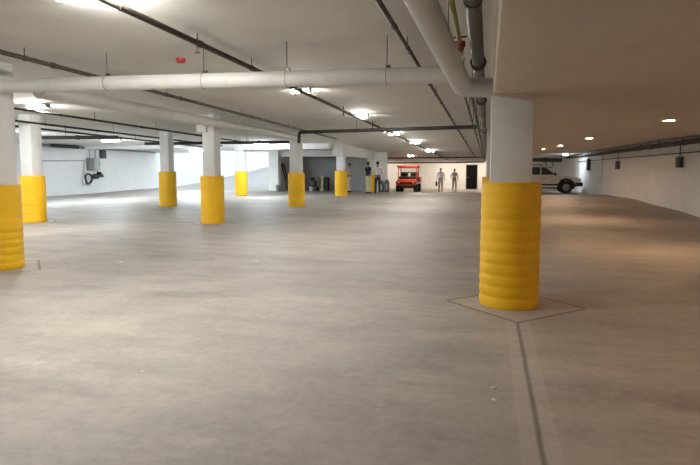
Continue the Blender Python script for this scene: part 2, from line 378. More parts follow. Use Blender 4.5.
# white jacketed pipes
YD = 6.15
l_, r_ = py_(107, 83.5, YD), py_(400, 76, YD)
zl = lambda x: l_.z+(r_.z-l_.z)*(x-l_.x)/(r_.x-l_.x)
t = thing('insulated_pipe', 'white insulated pipe crossing the whole ceiling from left to right', 'pipe', (l_.x-2, YD, zl(l_.x-2)))
bx = t.location.x; bz = t.location.z
bm = B(); tube(bm, [(0,0,0), (-.33-bx, 0, zl(-.33)-bz)], .094, 24); obj('jacket', bm, 'duct', t)
for X in (-9.6, -6.9, -5.6, -3.1, -1.0):
    bm = B(); tube(bm, [(X-bx-.03, 0, zl(X)-bz), (X-bx+.03, 0, zl(X)-bz)], .0965, 24); obj('jacket_band', bm, 'ductw', t)
for xp, yt in ((107, 54), (204, 46), (287, 44), (387, 40)):
    p = py_(xp, 73, YD); X = p.x
    bm = B(); tube(bm, [(X-bx, 0, zl(X)-bz+.085), (X-bx, 0, cz(YD)-bz)], .006, 6)
    box(bm, (X-bx+.015, 0, zl(X)-bz+.105), (.05, .03, .04)); tube(bm, [(X-bx-.002, 0, zl(X)-bz), (X-bx+.002, 0, zl(X)-bz)], .0985, 24); obj('hanger', bm, 'steel', t)
ja = py_(463, 88, YD-.1)
t = thing('insulated_pipe', 'white insulated pipe slanting down from top centre and bending into the low ceiling edge', 'pipe', ja)
q = P(421, 0, 1.12)-ja
bm = B(); tube(bm, bend([q*1.8, (0, 0, 0), (SX+.01-ja.x, .04, -.0)], .12, 10), .102, 24); obj('jacket', bm, 'duct', t)
for k in (.45, 1.1):
    c_ = q*k; u = q.normalized(); bm = B(); tube(bm, [c_-u*.02, c_+u*.02], .1045, 24); obj('jacket_band', bm, 'ductw', t)
# long white pipe along the second column line
xL = COLS['D'][0]+.42
w0 = pxw(70, 92, xL); w1 = pxw(206, 121.5, xL); w2 = Vector((xL, COLS['F'][1]-.2, 2.52))
print('longpipe', w0, w1, w2)
pipe('insulated_pipe', 'long white insulated pipe ending at the column left of the ladder', [(xL, 6.75, w1.z+.04), (xL, COLS['F'][1]-.3, w1.z-.04)], .112, 'duct', None, 0, 3.3, n=22, hm='ductw')
# steel pipe and yellow gas line by the bulkhead
SP = -.125
t = pipe('steel_pipe', 'thick dark steel pipe beside the low ceiling edge at top', [(SP, .8, 2.60), (SP, 42, 2.1)], .062, 'steel', None, 0, 2.2, n=20)
for yy, in ((6.05,), (9.0,), (15,)):
    bm = B(); zz = -.012*(yy-.8)
    for s in (-.035, .035): tube(bm, [(0, yy-.8+s-.012, zz), (0, yy-.8+s+.012, zz)], .082, 20)
    for k in range(6):
        a = 2*PI*k/6; tube(bm, [(.08*math.cos(a), yy-.8-.06, zz+.08*math.sin(a)), (.08*math.cos(a), yy-.8+.06, zz+.08*math.sin(a))], .01, 6)
    obj('flange', bm, 'brown', t)
for X, zz, r, nm in ((-.34, 2.45, .016, 'thin brown pipe right of the yellow line, far side of the cross pipe'), (-.22, 2.35, .02, 'thin dark pipe hugging the low ceiling edge beyond the cross pipe')):
    pipe('service_pipe', nm, [(X, 6.6, zz), (X, 41, zz-.4)], r, 'brown', None, 2.5, 2.4)
gy = P(459.8, 42, 1.16)
t = thing('gas_line', 'yellow pipe with a red valve at top centre right', 'pipe', (gy.x, gy.y, gy.z))
bm = B(); g0 = P(451.5, 0, 1.16)-gy; tube(bm, [g0*1.6, g0, (0,0,0)], .02, 12); obj('pipe_run', bm, 'yellowp', t)
bm = B(); tube(bm, [(0,0,0),(0,.10,-.005),(0,.2,-.02)], [.026,.042,.03], 14); tube(bm, [(-.045,.09,0),(.045,.09,0)], .03, 10); o = obj('valve', bm, 'red', t)
bm = B(); tube(bm, [(0,.09,0),(0,.09,.06)], .01, 8); box(bm, (0,.09,.065), (.12,.02,.012)); obj('valve_handle', bm, 'brown', o)
bm = B(); tube(bm, [(0,.2,-.02),(0,.26,-.04),(0,.33,-.04)], .024, 12); obj('pipe_end', bm, 'duct', t)
bm = B(); tube(bm, [(-.04,-.9,.12),(-.06,-.6,.0),(-.05,-.3,-.03),(-.02,-.05,.04)], .004, 6); obj('tracer_wire', bm, 'black', t)
# red plate on the slab
p = pz(181, 59, cz(6)-.02)
bm = B(); lathe(bm, [(.0,-.03),(.05,-.03),(.065,-.01),(.07,.0),(.07,.03)], 20); o = tag(obj('alarm_fitting', bm, 'red'), 'small red round fitting on the ceiling above the cross pipe', 'alarm'); o.location = (p.x, p.y, cz(p.y)-.03)
# ------------------------------------------------------------------ lamps
LG = 'ceiling lamps of the main hall'
def make_lamp(label, x, y, L=.62, m='lampw', group=LG, z=None, w=.13):
    z = cz(y) if z is None else z
    t = thing('ceiling_lamp', label, 'ceiling light', (x, y, z), 0, group)
    bm = B(); box2(bm, (-L/2-.02, -w/2-.01, -.045), (L/2+.02, w/2+.01, .0), .008); obj('housing', bm, 'lgrey', t)
    bm = B(); pf = [(w/2*math.cos(a), -.046-.055*math.sin(a)) for a in [PI*i/8 for i in range(9)]]
    prism(bm, pf, -L/2, L/2, 'X'); obj('diffuser', bm, m, t)
    for s in (-1, 1): bm = B(); box2(bm, (s*L/2-.012, -w/2-.004, -.1), (s*L/2+.012, w/2+.004, -.04), .005); obj('end_cap', bm, 'lgrey', t)
    return t
for (x_, y_, rl, lab, mt, L) in (
    (88, -4, None, 'lamp cut by the top edge of the photo, beside the dark pipe', 'lampw', .6),
    (301, 92, None, 'lamp just behind the cross pipe, nearest one fully in view', 'lampw', .34),
    (362, 117, None, 'second lamp beyond the cross pipe', 'lampw', .3),
    (394, 134.5, None, 'third lamp beyond the cross pipe', 'lampw', .36),
    (415, 142.7, None, 'fourth lamp beyond the cross pipe', 'lampw', .4),
    (430, 151, None, 'fifth lamp, brightest glow above the walking pair', 'lampw', .45),
    (38, 107.5, None, 'lamp by the first left column, above the dark pipes', 'lampw', .5),
    (111.5, 141, None, 'lamp above the left wall boxes', 'lampb', .9),
    (190, 147.5, None, 'lamp left of the tall centre column, at the ramp', 'lampb', .8),
    (262, 144, None, 'lamp above the glowing ramp mouth', 'lampb', .7)):
    p = pz(x_, y_, 2.85)
    for _ in range(6): p = pz(x_, y_, cz(p.y)-.08)
    print('LAMP', lab[:20], [round(c, 2) for c in p]); make_lamp(lab, p.x, p.y, L, mt)
p = pz(419.6, 160, cz(44)-.1); make_lamp('farthest lamp, warm glow over the orange vehicle', -5.3, 38.3, .4, 'lampwarm')
for xx in (-8.5, -3.4, -.4): make_lamp('added unseen lamp behind the last cross beam, brightens the far wall', xx, 44.8, .6, 'lampwarm')  # added out of sight behind the beam to brighten the far wall
for i, (x, y, mt) in enumerate(((-9.8, 3.6, 'lampw'), (-16.2, 4, 'lampb'), (-16.2, 11.5, 'lampb'), (-16.2, 16.4, 'lampb'), (-16.5, 28.5, 'lampb'), (-15.5, 8.5, 'lampb'))):  # extra strip lamps, added for more light in the left bays
    make_lamp('white strip lamp added on the ceiling to light the left bays', x, y, .5 if y == 16.4 else .8, mt)
RG = 'recessed lamps in the low ceiling'
def make_down(label, x, y):
    z = sz_(x, y)
    t = thing('recessed_lamp', label, 'ceiling light', (x, y, z), 0, RG)
    bm = B(); lathe(bm, [(.085,.004),(.12,.004),(.12,-.008),(.085,-.012),(.085,.004)], 28); obj('trim_ring', bm, 'duct', t)
    bm = B(); lathe(bm, [(0,-.006),(.085,-.006),(.085,.002),(0,.002)], 28); obj('lens', bm, 'lamprec', t)
for x_, y_, lab in ((669, 120, 'recessed lamp nearest in view, at upper right'), (589, 138, 'second recessed lamp, above the middle wall box'),
                    (560, 145.6, 'third recessed lamp, over the parked car'), (543.5, 149, 'fourth recessed lamp, just right of the nearest column'), (526, 151.8, 'added recessed lamp hidden behind the nearest column, lights the car')):  # last one carries on the row unseen, added to light the car
    p = pz(x_, y_, 2.2)
    for _ in range(8): p = pz(x_, y_, sz_(p.x, p.y))
    print('DOWN', [round(c, 2) for c in p]); make_down(lab, p.x, p.y)
make_down('recessed lamp in the low ceiling overhead on the right', 3.2, 3.4)
p = pz(573, 153.3, 2.4); make_lamp('pale strip lamp at the far right corner above the car', 4.9, 38, .28, 'lampb', z=sz_(5.25, 38))
# ------------------------------------------------------------------ right wall services
for i, (X, y7, lab, r) in enumerate(((WR-.12, 136.5, 'highest dark pipe along the right wall', .055), (WR-.30, 139.5, 'dark pipe along the right wall, outermost of the bundle', .04), (WR-.10, 141.5, 'dark pipe along the right wall, lowest of the thick bundle', .05))):
    p = pxw(700, y7, X); yy = p.y; z0 = min(p.z, sz_(X, yy)-.07-r)
    pipe('wall_pipe', lab, [(X, -3, z0-.02), (X, 44, z0+.03)], r, 'brown', 'dark pipes along the right wall', 1.7, 2.3, ceil=sz_, n=12)
    print('RPIPE', z0, sz_(X, yy))
p = pxw(700, 151.6, WR-.05); pipe('conduit', 'thin conduit low on the right wall behind the hanging boxes', [(WR-.05, -3, p.z), (WR-.05, 40, p.z)], .018, 'brown', None, 0, 0, cat='conduit')
for x_, y0_, y1_, w_, lab in ((679.3, 156.5, 167.8, 7, 'nearest grey box hanging on the right wall'), (617.5, 161, 169.3, 5, 'middle grey box hanging on the right wall'), (588.3, 159, 170.5, 5, 'farthest grey box on the right wall, by the car')):
    p = pxw(x_, y0_, WR-.1); q = pxw(x_, y1_, WR-.1)
    t = thing('junction_box', lab, 'electrical box', (WR, p.y, q.z), 0, 'boxes on the right wall'); hh = p.z-q.z
    wd = min(.5, w_/ (F/ (p.y*.97+p.x*.24))*1.0)
    bm = B(); box2(bm, (-.16, -wd*.5, 0), (0, wd*.5, hh), .008); obj('housing', bm, 'grey', t)
    bm = B(); box2(bm, (-.172, -wd*.5+.02, .02), (-.158, wd*.5-.02, hh-.02), .004); c = obj('cover', bm, 'dgrey', t)
    bm = B(); box2(bm, (-.15, -wd*.5-.006, .03), (-.03, -wd*.5+.002, hh-.03), .002); obj('side_plate', bm, 'dgrey', t)
    bm = B(); tube(bm, [(-.08, 0, hh-.01), (-.08, 0, sz_(WR, p.y)-.15-q.z)], .016, 8); obj('conduit', bm, 'brown', t)
# far right end clutter
a_, b_ = py_(528, 160.0, 45.5), py_(562, 160.2, 45.5)
pipe('air_duct', 'dark round duct across the far end above the parked car', [a_, b_], .14, 'dgrey', None, 1.5, 0, n=20, cat='duct')
bm = B(); c_ = py_(549.5, 164, YB-.06); pts = [(math.cos(t_)*.30, -.0+.012*t_/6, math.sin(t_)*.30) for t_ in [2*PI*i/24 for i in range(60)]]; tube(bm, pts, .035, 8)
o = tag(obj('hose_coil', bm, 'dgrey'), 'dark coiled hose on the far wall above the car bonnet', 'hose'); o.location = c_
# ------------------------------------------------------------------ left wall boxes
def wall_box(nm, lab, x0, x1, y0, y1, m, dep=.22, X=WL):
    p = pxw(x0, y0, X+dep); q = pxw(x1, y1, X+dep)
    t = thing(nm, lab, 'electrical box', (X, (p.y+q.y)/2, q.z)); hh = p.z-q.z; w = abs(q.y-p.y)
    bm = B(); box2(bm, (0, -w/2, 0), (dep, w/2, hh), .012); obj('housing', bm, m, t)
    bm = B(); box2(bm, (dep-.002, -w/2+.04, .03), (dep+.012, w/2-.04, hh-.03), .004); d_ = obj('cover', bm, m, t)
    bm = B(); box2(bm, (dep+.01, w/2-.10, hh*.45), (dep+.03, w/2-.07, hh*.6), .003); obj('latch', bm, 'dgrey', d_)
    bm = B(); tube(bm, [(dep/2, 0, hh-.01), (dep/2, 0, cz(p.y)-q.z-.02)], .03, 8); obj('conduit', bm, 'galv', t)
    return t
wall_box('breaker_panel', 'narrow grey wall panel above the black coil', 89.6, 93.6, 158, 170.5, 'grey')
wall_box('breaker_panel', 'wide light grey wall panel beside the narrow one', 94.2, 100.5, 158, 170.5, 'lgrey')
wall_box('junction_box', 'small dark grey box high on the left wall', 102.2, 106.5, 150, 158.5, 'dgrey', .2)
c_ = pxw(88.5, 178.8, WL+.18); bm = B()
pts = [(.03*math.sin(t_*2.1), math.cos(t_)*.24*(1+.04*math.sin(3*t_)), math.sin(t_)*.27) for t_ in [2*PI*i/20 for i in range(61)]]; tube(bm, pts, .045, 8)
o = tag(obj('hose_coil', bm, 'plastic'), 'black hose coil hanging on the left wall under the grey boxes', 'hose'); o.location = c_
p = pxw(92, 176.6, WL+.1); t = thing('pump_motor', 'black motor and bracket right of the coil on the left wall', 'motor', (WL, p.y, p.z))
bm = B(); lathe(bm, [(.0,0),(.10,0),(.13,.06),(.13,.38),(.09,.44),(0,.45)], 18, (.16, 0, 0), 'Y'); obj('motor_body', bm, 'plastic', t)
bm = B(); prism(bm, [(.35,-.06),(.8,-.02),(.52,.26)], .03, .26, 'X'); obj('bracket', bm, 'plastic', t)
bm = B(); tube(bm, [(.1,.45,.2),(.1,.42,.5),(.1,.41,.56)], .02, 8); obj('cable', bm, 'plastic', t)
c0 = pxw(84.5, 160.6, WL+.04); c1 = pxw(80.5, 181, WL+.04)
bm = B(); tube(bm, bend([(WL+.04, c0.y, c0.z), (WL+.04, c0.y-.15, 1.0), (WL+.04, c1.y+.1, .55), (WL+.04, c0.y+.4, .5)], .2), .012, 6)
tag(obj('cable', bm, 'galv'), 'thin pale cable looping down the left wall beside the coil', 'cable')
# ------------------------------------------------------------------ people
def skinmesh(verts, edges, root=0, sub=2):
    me = bpy.data.meshes.new('tmp'); me.from_pydata([v[0] for v in verts], edges, [])
    o = bpy.data.objects.new('tmp', me); C.objects.link(o); md = o.modifiers.new('s', 'SKIN'); md.use_smooth_shade = True
    sv = me.skin_vertices[0].data
    for i, v in enumerate(verts):
        r = v[1]; sv[i].radius = r if isinstance(r, tuple) else (r, r); sv[i].use_root = (i == root)
    if sub: o.modifiers.new('d', 'SUBSURF').levels = sub
    dg = bpy.context.evaluated_depsgraph_get(); ev = o.evaluated_get(dg); out = bpy.data.meshes.new_from_object(ev)
    bm = B(); bm.from_mesh(out)
    bpy.data.objects.remove(o); bpy.data.meshes.remove(me); bpy.data.meshes.remove(out)
    return bm
def join(bm, other, mt=None):
    me = bpy.data.meshes.new('j'); 
    if mt: bmesh.ops.transform(other, matrix=mt, verts=other.verts[:])
    other.to_mesh(me); other.free(); bm.from_mesh(me); bpy.data.meshes.remove(me)
def person(label, x, y, rz, H=1.76, shirt='whitec', trousers='darkc', hair='hair', sleeves='short', stride=0, larm=None, rarm=None, turn=0):
    """faces local -Y at rz = 0; arms given as (elbow, wrist) points"""
    k = H/1.76; t = thing('person', label, 'person', (x, y, fz(x, y)), rz)
    sh, hipz = 1.46, .94; st = stride
    la = larm or ((-.27,.03,1.18), (-.28,-.05,.93)); ra = rarm or ((.27,.03,1.18), (.28,-.05,.93))
    hips = {-1: Vector((-.095,0,.9)), 1: Vector((.095,0,.9))}
    knee = {s: Vector((.10*s, -.04-s*st*.35, .50)) for s in (-1,1)}; ank = {s: Vector((.105*s, .03-s*st*.85 if st == 0 else .03-s*st, .085+(.05 if s*st < 0 else 0))) for s in (-1,1)}
    V = [((0,0,.96),(.15,.105)), ((0,0,1.12),(.135,.10)), ((0,.01,1.30),(.155,.115)), ((0,.01,1.43),(.12,.085)), ((0,.01,1.51),(.055,.055)), ((0,-.005,1.58),(.05,.05))]
    E = [(0,1),(1,2),(2,3),(3,4),(4,5)]
    for s, arm in ((-1,la),(1,ra)):
        i = len(V); V += [((.165*s,.01,1.42),.06), (Vector(arm[0]),.042), (Vector(arm[1]),.027), (Vector(arm[1])+(Vector(arm[1])-Vector(arm[0])).normalized()*.06,(.034,.02))]; E += [(3,i),(i,i+1),(i+1,i+2),(i+2,i+3)]
    for s in (-1,1):
        i = len(V); V += [(hips[s],.09), (knee[s],.058), (ank[s],.042)]; E += [(0,i),(i,i+1),(i+1,i+2)]
    bm = skinmesh(V, E, 0, 2)
    # hands: palm, four fingers, thumb
    for s, arm in ((-1,la),(1,ra)):
        w = Vector(arm[1]); d = (w-Vector(arm[0])).normalized(); side = Vector((0,-1,0)); side = (side-d*side.dot(d)).normalized(); inn = Vector((-s,0,0)); inn = (inn-d*inn.dot(d)); inn = inn.normalized() if inn.length > .1 else Vector((0,0,1))
        for f, ln in enumerate((.068,.078,.072,.056)):
            b0 = w+d*.085+side*(.026-.018*f); tube(bm, [b0-d*.03, b0+d*ln*.45+inn*.006, b0+d*ln*.8+inn*.022, b0+d*ln+inn*.036], [.010,.009,.0085,.006], 7)
        b0 = w+d*.03+side*.026; tube(bm, [b0, b0+side*.022+d*.022, b0+side*.028+d*.052+inn*.012], [.012,.010,.007], 7)
        box(bm, w+d*.075, (.03,.07,.07), None, .012)
    # head with face
    hd = B(); bmesh.ops.create_uvsphere(hd, u_segments=24, v_segments=18, radius=1)
    for v in hd.verts:
        c = v.co; n = c.copy(); c.x *= .075*(1-.22*max(0,-n.z)); c.y *= .098; c.z *= .122
        if n.y < -.3 and abs(n.x) < .22 and -.35 < n.z < .15: c.y -= .018*(1-abs(n.x)/.22)*(1-max(0, n.z)*4)
        if n.y < -.5 and .05 < n.z < .3 and .2 < abs(n.x) < .55: c.y += .008
        if n.y < -.5 and -.6 < n.z < -.45 and abs(n.x) < .35: c.y -= .006
    for s in (-1,1):
        e = B(); bmesh.ops.create_uvsphere(e, u_segments=8, v_segments=6, radius=1); join(hd, e, Matrix.Translation((.076*s,.012,-.005)) @ Matrix.Diagonal((.012,.02,.032,1)))
    HM = Matrix.Translation((0,-.012,1.655)) @ Matrix.Rotation(turn, 4, 'Z')
    join(bm, hd, HM)
    bmesh.ops.scale(bm, vec=(k,k,k), verts=bm.verts[:]); body = obj('body', bm, 'skin', t)
    bm = B()
    for s in (-1,1):
        e = B(); bmesh.ops.create_uvsphere(e, u_segments=8, v_segments=6, radius=.011); join(bm, e, HM @ Matrix.Translation((.03*s,-.086,.012)))
    bmesh.ops.scale(bm, vec=(k,k,k), verts=bm.verts[:]); obj('eyes', bm, 'hair', t)
    bm = B(); bmesh.ops.create_uvsphere(bm, u_segments=24, v_segments=18, radius=1)
    bmesh.ops.delete(bm, geom=[v for v in bm.verts if v.co.z < -.45 or (v.co.y < -.25 and v.co.z < .55) or (v.co.y < .1 and v.co.z < .0)], context='VERTS')
    for v in bm.verts: v.co.x *= .083; v.co.y = v.co.y*.106+.002; v.co.z *= .13
    bmesh.ops.solidify(bm, geom=bm.faces[:], thickness=.01)
    bmesh.ops.transform(bm, matrix=HM, verts=bm.verts[:]); bmesh.ops.scale(bm, vec=(k,k,k), verts=bm.verts[:]); obj('hair', bm, hair, t)
    # shirt
    V = [((0,0,.93),(.172,.128)), ((0,0,1.12),(.158,.122)), ((0,.01,1.30),(.175,.135)), ((0,.01,1.43),(.135,.10)), ((0,.01,1.495),(.068,.066))]; E = [(0,1),(1,2),(2,3),(3,4)]
    for s, arm in ((-1,la),(1,ra)):
        a0, a1 = Vector(arm[0]), Vector(arm[1]); i = len(V); sp = Vector((.165*s,.01,1.42)); V += [(sp,.076)]; E += [(3,i)]
        if sleeves == 'short': V += [(sp.lerp(a0,.75),.066)]; E += [(i,i+1)]
        else: V += [(a0,.056), (a0.lerp(a1,.92),.04)]; E += [(i,i+1),(i+1,i+2)]
    bm = skinmesh(V, E, 0, 2); bmesh.ops.scale(bm, vec=(k,k,k), verts=bm.verts[:]); obj('shirt', bm, shirt, t)
    V = [((0,0,1.0),(.160,.118)), ((0,0,.9),(.165,.125))]; E = [(0,1)]
    for s in (-1,1):
        i = len(V); V += [(hips[s]+Vector((.004*s,0,-.06)),.105), (knee[s],.075), (ank[s]+Vector((0,0,-.015)),.064)]; E += [(1,i),(i,i+1),(i+1,i+2)]
    bm = skinmesh(V, E, 0, 2); bmesh.ops.scale(bm, vec=(k,k,k), verts=bm.verts[:]); obj('trousers', bm, trousers, t)
    for s in (-1,1):
        bm = B(); a = ank[s]; z0 = a.z-.085
        lathe(bm, [(.0,0),(.6,0),(1,.12),(.98,.4),(.7,.8),(.35,1),(0,1)], 18)
        for v in bm.verts: v.co = Vector((v.co.x*.048, v.co.y*.14, v.co.z*(.07 if v.co.y < 0 else .10)))+Vector((a.x, a.y-.06, z0))
        bmesh.ops.scale(bm, vec=(k,k,k), verts=bm.verts[:]); obj('shoe', bm, 'leather', t)
    bm = B(); lathe(bm, [(.0,0),(1,0),(1,1),(0,1)], 28)
    for v in bm.verts: v.co = Vector((v.co.x*.166, v.co.y*.124, .985+v.co.z*.035))
    bmesh.ops.scale(bm, vec=(k,k,k), verts=bm.verts[:]); obj('belt', bm, 'leather', t)
    return t
x, y = ps(348.0, 17.0); person('person in a pale shirt half hidden behind a yellow sleeve', x-.02, y+.4, -1.9, 1.72, 'tanc', 'cream', 'hair', 'short', 0, larm=((-.26,-.02,1.18),(-.2,-.24,1.1)))
x, y = ps(368.2, 17.6); person('person in a navy shirt and cream trousers talking by the far column', x, y, 2.5, 1.78, 'navy', 'cream', 'hair', 'short', 0, rarm=((.27,-.04,1.2),(.16,-.27,1.14)), larm=((-.28,.03,1.18),(-.27,-.1,.96)))
x, y = ps(377.6, 17.9); person('person in a white shirt and dark trousers, back to camera', x, y, -2.9, 1.80, 'whitec', 'darkc', 'hair', 'long', .05, larm=((-.28,-.02,1.2),(-.16,-.24,1.08)), rarm=((.28,.02,1.18),(.25,-.1,.98)))
x, y = ps(440.8, 13.7); wk = person('person in a pale blue shirt walking away with a black bag', x, y, PI+.1, 1.76, 'bluec', 'khaki', 'hairg', 'long', .16, larm=((-.26,.04,1.18),(-.27,-.05,.94)), rarm=((.26,.04,1.18),(.29,0,.93)))
bg_local = Vector((.30,0,.80)); R_ = Matrix.Rotation(PI+.1, 3, 'Z'); bp_ = Vector(wk.location)+R_ @ bg_local
t = thing('briefcase', 'black bag hanging from the walker’s left hand'.replace('’', "'"), 'bag', (bp_.x, bp_.y, bp_.z), PI+.1)
bm = B(); box2(bm, (-.07,-.19,-.34), (.07,.19,-.02), .03); obj('bag_body', bm, 'leather', t)
bm = B(); tube(bm, bend([(0,-.08,-.03),(0,-.07,.055),(0,.07,.055),(0,.08,-.03)], .03), .012, 8); obj('handle', bm, 'leather', t)
x, y = ps(454.6, 13.3); person('person in a grey tan shirt walking away, nearest the black door', x, y, PI-.12, 1.70, 'tanc', 'khaki', 'hair', 'short', -.12, larm=((-.27,.03,1.2),(-.29,-.03,.96)), rarm=((.28,.0,1.2),(.25,-.12,.99)))
# ------------------------------------------------------------------ car (nose to +X)
cx = ps(566.6, 16.0); px0 = cx[0]-1.36; pyc = cx[1]+.85; gz = fz(3.6, pyc)
car = thing('car', 'silver beige off-road car parked nose to the right wall', 'car', (px0, pyc, gz))
fw, rw, wr = 1.36, -1.34, .385
def arch(c, r, n=10): return [(c+r*math.cos(a), .42+r*math.sin(a)) for a in [PI*i/n for i in range(n+1)]]
low = [(-2.33,.50),(-2.38,.72),(-2.34,1.06),(-2.28,1.12),(.72,1.13),(1.05,1.12),(1.62,1.07),(2.05,.99),(2.18,.88),(2.22,.70),(2.21,.50),(1.90,.44)]
low += arch(fw, .47) + [(.8,.38),(-.8,.38)] + arch(rw, .47) + [(-1.95,.44)]
bm = B(); prism(bm, low, -.90, .90); bmesh.ops.bevel(bm, geom=[e for e in bm.edges if abs(e.verts[0].co.y-e.verts[1].co.y) < .01 and min(e.verts[0].co.z, e.verts[1].co.z) > .6 ], offset=.06, segments=3, affect='EDGES')
bmesh.ops.triangulate(bm, faces=[f for f in bm.faces if len(f.verts) > 6])
obj('body', bm, 'silver', car)
def frus(bm, bot, top, wb, wt):
    vs = [bm.verts.new((x, s*wb, z)) for s in (-1,1) for x, z in bot] + [bm.verts.new((x, s*wt, z)) for s in (-1,1) for x, z in top]
    bm.verts.ensure_lookup_table(); a, b, c, d, e, f, g, h = vs
    for q in ((a,b,f,e),(d,c,g,h),(b,d,h,f),(c,a,e,g),(e,f,h,g),(b,a,c,d)): bm.faces.new(q)
bm = B(); frus(bm, [(-2.30,1.11),(.98,1.11)], [(-2.02,1.74),(.08,1.76)], .86, .68); bmesh.ops.bevel(bm, geom=bm.edges[:], offset=.05, segments=3, affect='EDGES'); obj('cabin', bm, 'silver', car)
def sidept(x, z, s, off=.006):
    t_ = (z-1.11)/.64; return (x, s*(.86-.18*t_+off), z)
def panel(name, pts, m, par=car, th=.012):
    bm = B(); v = [Vector(p) for p in pts]; n = (v[1]-v[0]).cross(v[2]-v[1]).normalized()*th
    a = [bm.verts.new(p) for p in v]; b = [bm.verts.new(p+n) for p in v]; k = len(v)
    for i in range(k): bm.faces.new((a[i], a[(i+1)%k], b[(i+1)%k], b[i]))
    bm.faces.new(a[::-1]); bm.faces.new(b); return obj(name, bm, m, par, False)
for s in (-1, 1):
    for q in ([(-.12,1.17),(.72,1.17),(.12,1.63),(-.12,1.64)], [(-1.12,1.17),(-.20,1.17),(-.20,1.64),(-1.05,1.64)], [(-2.08,1.17),(-1.22,1.17),(-1.16,1.62),(-1.90,1.60)]):
        pts = [sidept(a, b, s) for a, b in q]
        panel('side_window', pts if s < 0 else pts[::-1], 'glass')
    for q in ([(-.16,.42),(.80,.42),(.86,1.09),(-.16,1.09)], [(-.92,.5),(-.20,.42),(-.20,1.09),(-1.10,1.09)]):
        dr = panel('door', [(a, s*.902, b) for a, b in (q if s < 0 else q[::-1])], 'silver')
        hxx = q[0][0]+.15; bm = B(); box2(bm, (hxx-.02, s*.91-.02, .93), (hxx+.14, s*.91+.02, .965), .006); obj('handle', bm, 'plastic', dr)
    bm = B(); box2(bm, (-.95, s*.90-.03, .50), (.86, s*.90+.03, .60), .012); obj('side_moulding', bm, 'plastic', car)
    bm = B(); box2(bm, (.62, s*1.02-.10, 1.12), (.74, s*1.02+.10, 1.30), .03); tube(bm, [(.7, s*.86, 1.15), (.69, s*.95, 1.18)], .02, 8); obj('wing_mirror', bm, 'plastic', car)
    bm = B(); tube(bm, [(-1.9, s*.58, 1.78), (-1.7, s*.58, 1.83), (-.2, s*.58, 1.84), (0, s*.58, 1.78)], .018, 8); obj('roof_rail', bm, 'plastic', car)
    bm = B(); box2(bm, (2.02, s*.72-.15, .76), (2.215, s*.72+.16, .92), .03); obj('headlight', bm, 'clear', car)
    for wx in (fw, rw):
        bm = B(); n = 14; ri, ro = .41, .53
        vs = [[bm.verts.new((wx+r*math.cos(PI*i/n), s*yy, .42+r*math.sin(PI*i/n))) for i in range(n+1)] for r, yy in ((ri,.84),(ri,.955),(ro,.94),(ro,.84))]
        for a, b in zip(vs, vs[1:]+vs[:1]):
            for i in range(n): bm.faces.new((a[i], a[i+1], b[i+1], b[i]))
        obj('wheel_arch', bm, 'plastic', car)
        bm = B(); lathe(bm, [(.22,-.12),(.34,-.125),(wr,-.09),(wr,.09),(.34,.125),(.22,.12)], 32, (wx, s*.80, wr), 'Y'); tw = obj('tyre', bm, 'rubber', car)
        bm = B(); lathe(bm, [(0,.06),(.06,.09),(.08,.05),(.2,.03),(.235,.10),(.235,-.1),(0,-.1)], 28, (wx, s*.80, wr), 'Y')
        if s < 0: bmesh.ops.scale(bm, vec=(1,-1,1), space=Matrix.Translation((0,.80,0)), verts=bm.verts[:])
        for k in range(6):
            a = 2*PI*k/6; tube(bm, [(wx+.05*math.cos(a), s*.90, wr+.05*math.sin(a)), (wx+.21*math.cos(a), s*.90, wr+.21*math.sin(a))], .022, 6)
        obj('rim', bm, 'rim', tw)
bm = B(); box2(bm, (1.86, -.925, .44), (2.32, .925, .70), .05); obj('front_bumper', bm, 'plastic', car)
bm = B(); box2(bm, (2.17, -.52, .76), (2.235, .52, .93), .02); obj('grille', bm, 'plastic', car)
bm = B(); box2(bm, (-2.46, -.88, .46), (-2.2, .88, .70), .05); obj('rear_bumper', bm, 'plastic', car)
panel('windscreen', [(.89,-.74,1.18),(.89,.74,1.18),(.17,.64,1.70),(.17,-.64,1.70)], 'glass')
panel('rear_window', [(-2.275,.70,1.2),(-2.275,-.70,1.2),(-2.085,-.62,1.64),(-2.085,.62,1.64)], 'glass')
bm = B(); box2(bm, (-1.9, -.5, .28), (1.9, .5, .45)); obj('chassis', bm, 'plastic', car)
# ------------------------------------------------------------------ utility vehicle facing the camera
ux, uy = ps(408.8, 13.6); utv = thing('utility_vehicle', 'orange red open utility vehicle with roof, parked facing us', 'utility vehicle', (ux, uy, fz(ux, uy)))
bm = B(); box2(bm, (-.66,-1.25,.50), (.66,-.62,.98), .07)
box2(bm, (-.74,-1.36,.60), (.74,-1.1,.86), .05); o = obj('bonnet', bm, 'orange', utv)
bm = B(); box2(bm, (-.78,.35,.70), (.78,1.45,1.10), .04); obj('cargo_bed', bm, 'orange', utv)
for s in (-1,1):
    bm = B(); box2(bm, (s*.64-.14,-1.30,.68), (s*.64+.14,-.55,.80), .04); obj('mudguard', bm, 'orange', utv)
bm = B(); box2(bm, (-.76,-.78,1.82), (.76,.55,1.98), .04); obj('roof', bm, 'orange', utv)
bm = B(); box2(bm, (-.55,-1.2,.34), (.55,1.4,.5), .02); obj('chassis', bm, 'plastic', utv)
bm = B(); tube(bm, bend([(-.5,-1.38,.38),(-.5,-1.48,.42),(-.45,-1.5,.66),(.45,-1.5,.66),(.5,-1.48,.42),(.5,-1.38,.38)], .05), .025, 8); tube(bm, [(-.5,-1.49,.45),(.5,-1.49,.45)], .022, 8); obj('bull_bar', bm, 'plastic', utv)
bm = B(); box2(bm, (-.42,-1.375,.64), (.42,-1.345,.78), .01); obj('grille', bm, 'plastic', utv)
